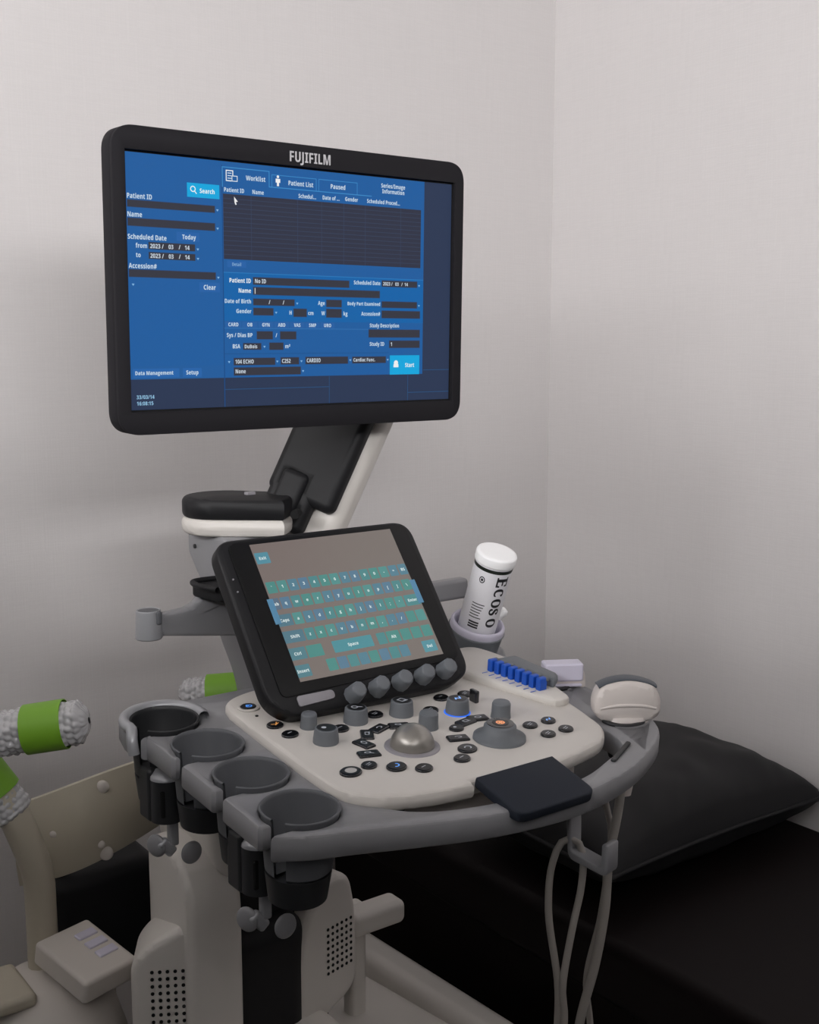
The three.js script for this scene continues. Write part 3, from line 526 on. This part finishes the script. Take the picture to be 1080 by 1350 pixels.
// ---------------------------------------------------------------- examination couch and pillow
{
  const x0 = 0.37, x1 = XR - 0.004, z0 = ZB + 0.006, z1 = 1.15, cx = (x0 + x1) / 2, cz = (z0 + z1) / 2;
  const t = thing('examination_couch', 'low dark brown examination couch along the right wall', 'couch', [cx, 0, cz]);
  mesh('mattress', rbox(x1 - x0, 0.1, z1 - z0, 0.02, 0, 0.47, 0), M.couch, t);
  mesh('couch_plinth', rbox(x1 - x0 - 0.03, 0.40, z1 - z0 - 0.02, 0.008, 0.005, 0.22, 0), M.couch, t);
  for (const sx of [-1, 1]) for (const sz of [-1, 1]) mesh('foot', rbox(0.06, 0.022, 0.06, 0.004, sx * ((x1 - x0) / 2 - 0.08), 0.011, sz * ((z1 - z0) / 2 - 0.15)), M.black, t);
}
{
  const NU = 56, NV = 44, hx = 0.265, hz = 0.2;
  const pos = [], idx = [];
  for (const side of [1, -1]) for (let j = 0; j <= NV; j++) for (let i = 0; i <= NU; i++) {
    const u = -1 + 2 * i / NU, v = -1 + 2 * j / NV;
    const pinch = 1 - 0.055 * (1 - u * u) * Math.abs(v) ** 2 - 0, pinchX = 1 - 0.05 * (1 - v * v) * Math.abs(u) ** 2;
    const edge = Math.min(1 - Math.abs(u) ** 3.2, 1) * Math.min(1 - Math.abs(v) ** 3.2, 1);
    let y = Math.pow(Math.max(0, edge), 0.45) * 0.088;
    const crease = noise.noise(u * 3.1 + 4, v * 2.6, 1.3) * 0.5 + noise.noise(u * 7 + v * 5, v * 3, 6.1) * 0.25;
    const rim = Math.max(Math.abs(u), Math.abs(v));
    y += edge > 0 ? crease * 0.012 * Math.min(1, edge * 2.5) * (0.5 + rim) : 0;
    pos.push(u * hx * pinchX, side * y * (side > 0 ? 1 : 0.72), v * hz * pinch);
  }
  const N = (NU + 1) * (NV + 1);
  for (let s = 0; s < 2; s++) for (let j = 0; j < NV; j++) for (let i = 0; i < NU; i++) { const a = s * N + j * (NU + 1) + i, b = a + 1, c = a + NU + 1, d = c + 1; s ? idx.push(a, b, c, b, d, c) : idx.push(a, c, b, b, c, d); }
  const g = new THREE.BufferGeometry(); g.setAttribute('position', new THREE.Float32BufferAttribute(pos, 3)); g.setIndex(idx);
  g.setAttribute('uv', new THREE.Float32BufferAttribute(pos.flatMap((_, i) => i % 3 ? [] : [pos[i] * 6, pos[i + 2] * 6]), 2));
  g.computeVertexNormals();
  const t = thing('pillow', 'plump black leatherette pillow on the couch in the corner', 'pillow', [0.672, 0.588, -0.325]);
  mesh('pillow_cover', g, M.leather, t);
  const rimPts = []; for (let k = 0; k < 120; k++) { const a = k / 120 * 4, s = Math.floor(a), f = (a - s) * 2 - 1; const [u, v] = [[f, -1], [1, f], [-f, 1], [-1, -f]][s]; rimPts.push(V(u * hx * (1 - 0.05 * (1 - v * v)), 0, v * hz * (1 - 0.055 * (1 - u * u)))); }
  mesh('piping', new THREE.TubeGeometry(new THREE.CatmullRomCurve3(rimPts, true), 240, 0.004, 8, true), M.leather, t);
}

// ---------------------------------------------------------------- wrapped equipment behind the machine, at the back wall
{
  const t = thing('wrapped_equipment', 'cream moulded equipment with bubble-wrapped, green-taped handles behind the ultrasound cart', 'equipment', [-0.25, 0, -0.55]);
  const add = (name, g, m, label) => mesh(name, g.translate(0.25, 0, 0.55), m, t, label);
  function wrapped(a, b, r, seedShift) {                // tube of bubble wrap, ragged at its end
    const A = V(...a), B = V(...b), L = A.distanceTo(B), nu = 120, nv = 90, P = [], I = [];
    for (let i = 0; i <= nu; i++) for (let j = 0; j <= nv; j++) {
      const s = i / nu * L, th = j / nv * Math.PI * 2, cell = 0.0088, q = th * r / cell + (Math.round(s / cell) % 2) * 0.5;
      const du = (s / cell - Math.round(s / cell)), dv = q - Math.round(q), k = Math.max(0, 1 - 4.4 * (du * du + dv * dv));
      const end = Math.min(1, Math.sqrt(Math.min(s, L - s) / 0.012)), R = 0.004 + (r - 0.004) * end + (i === 0 || i === nu ? 0 : k * 0.0022 + noise.noise(s * 40 + seedShift, Math.cos(th) * 2, Math.sin(th) * 2) * 0.004);
      P.push(R * Math.cos(th), s, R * Math.sin(th));
    }
    for (let i = 0; i < nu; i++) for (let j = 0; j < nv; j++) { const k = i * (nv + 1) + j; I.push(k, k + nv + 1, k + 1, k + 1, k + nv + 1, k + nv + 2); }
    const g = new THREE.BufferGeometry(); g.setAttribute('position', new THREE.Float32BufferAttribute(P, 3)); g.setIndex(I); g.computeVertexNormals();
    return between(g, a, b);
  }
  const tape = (a, b, r) => { const L = V(...a).distanceTo(V(...b)); return between(lathe([[r * 0.96, 0], [r, 0.0006], [r, L - 0.0006], [r * 0.96, L]], 40), a, b); };
  add('handle', tube([[-0.62, 0.86, -0.53], [-0.408, 0.897, -0.384], [-0.31, 0.914, -0.315]], 0.014), M.cream);
  add('bubble_wrap', wrapped([-0.408, 0.897, -0.384], [-0.292, 0.918, -0.303], 0.0245, 1), M.wrap, 'clear bubble wrap');
  add('green_tape', tape([-0.353, 0.907, -0.346], [-0.314, 0.914, -0.319], 0.0298), M.green, 'green tape');
  add('handle', tube([[0.14, 0.828, -0.54], [0.0, 0.815, -0.64]], 0.014), M.cream);
  add('bubble_wrap', wrapped([-0.012, 0.812, -0.653], [0.07, 0.819, -0.596], 0.0235, 5), M.wrap, 'clear bubble wrap');
  add('green_tape', tape([0.024, 0.815, -0.627], [0.074, 0.8195, -0.592], 0.029), M.green, 'green tape');
  add('support_tube', tube([[-0.62, 0.86, -0.53], [-0.43, 0.878, -0.51], [-0.372, 0.823, -0.49], [-0.342, 0.772, -0.47], [-0.318, 0.712, -0.475], [-0.302, 0.66, -0.485], [-0.296, 0.605, -0.497], [-0.296, 0.40, -0.5]], 0.0205), M.cream);
  add('bubble_wrap', wrapped([-0.382, 0.838, -0.497], [-0.330, 0.748, -0.470], 0.0265, 9), M.wrap, 'clear bubble wrap');
  add('green_tape', tape([-0.380, 0.835, -0.496], [-0.350, 0.783, -0.478], 0.0312), M.green, 'green tape');
  // curved cream shell
  const nu = 40, nv = 14, P = [], I = [];
  const top = u => 0.706 + 0.056 * Math.sin(Math.min(1, u * 1.15) * Math.PI / 2), bottom = u => 0.585 + 0.075 * u;
  for (const s of [0, 1]) for (let i = 0; i <= nu; i++) for (let j = 0; j <= nv; j++) {
    const u = i / nu, v = j / nv, bulge = Math.sin(u * Math.PI) * 0.05 + Math.sin(v * Math.PI) * 0.012;
    const off = bulge - s * 0.01, x = -0.285 + u * 0.205 - 0.595 * off, z = -0.62 + u * 0.07 + 0.804 * off;
    P.push(x, bottom(u) + (top(u) - bottom(u)) * v, z);
  }
  const N = (nu + 1) * (nv + 1), at = (s, i, j) => s * N + i * (nv + 1) + j, quad = (a, b, c, d) => I.push(a, b, c, a, c, d);
  for (let i = 0; i < nu; i++) for (let j = 0; j < nv; j++) { quad(at(0, i, j), at(0, i + 1, j), at(0, i + 1, j + 1), at(0, i, j + 1)); quad(at(1, i, j), at(1, i, j + 1), at(1, i + 1, j + 1), at(1, i + 1, j)); }
  for (let i = 0; i < nu; i++) { quad(at(0, i, nv), at(0, i + 1, nv), at(1, i + 1, nv), at(1, i, nv)); quad(at(0, i, 0), at(1, i, 0), at(1, i + 1, 0), at(0, i + 1, 0)); }
  for (let j = 0; j < nv; j++) { quad(at(0, 0, j), at(0, 0, j + 1), at(1, 0, j + 1), at(1, 0, j)); quad(at(0, nu, j), at(1, nu, j), at(1, nu, j + 1), at(0, nu, j + 1)); }
  const g = new THREE.BufferGeometry(); g.setAttribute('position', new THREE.Float32BufferAttribute(P, 3)); g.setIndex(I); 
  add('moulded_shell', toCreasedNormals(g.toNonIndexed(), rad(40)), M.cream, 'curved cream shell');
  const where = (u, v) => { const b = Math.sin(u * Math.PI) * 0.05 + Math.sin(v * Math.PI) * 0.012; return [-0.285 + u * 0.205 - 0.595 * b, bottom(u) + (top(u) - bottom(u)) * v, -0.62 + u * 0.07 + 0.804 * b]; };
  for (const [u, v, r] of [[0.62, 0.86, 0.0095], [0.6, 0.2, 0.006], [0.62, 0.06, 0.011], [0.3, 0.55, 0.005]]) { const [x, y, z] = where(u, v); add('bolt_head', new THREE.SphereGeometry(r, 20, 14).scale(1, 1, 0.5).rotateY(rad(-36)).translate(x, y, z), M.whiteWarm); }
  // lower housing with a flat keypad
  add('lower_housing', lathe([[0, 0.525], [0.05, 0.52], [0.09, 0.49], [0.108, 0.43], [0.112, 0.3], [0.112, 0]].reverse(), 48).translate(-0.305, 0, -0.475), M.whiteWarm);
  add('keypad_box', (() => rbox(0.085, 0.034, 0.11, 0.006, 0, 0, 0).rotateX(rad(12)).rotateY(rad(16)).translate(-0.262, 0.548, -0.43))(), M.whiteWarm);
  for (let k = 0; k < 3; k++) add('keypad_key', rbox(0.03, 0.004, 0.014, 0.002, 0.018, 0.0175, -0.026 + k * 0.022).rotateX(rad(12)).rotateY(rad(16)).translate(-0.262, 0.548, -0.43), M.lavender);
  add('foot_plate', rbox(0.1, 0.02, 0.1, 0.008, -0.38, 0.52, -0.47), M.cream);
  add('stand', rbox(0.5, 0.06, 0.16, 0.02, -0.15, 0.03, -0.74), M.cream);
  add('recess_shade_block', rbox(0.17, 0.17, 0.1, 0.025, -0.18, 0.525, -0.6), M.black, 'black block standing in for the shaded recess under the cream shell');  // added black block, its colour stands in for shade in the recess
  add('post', rbox(0.06, 0.62, 0.05, 0.015, -0.17, 0.34, -0.65), M.cream);
}
renderer.render(scene, camera);
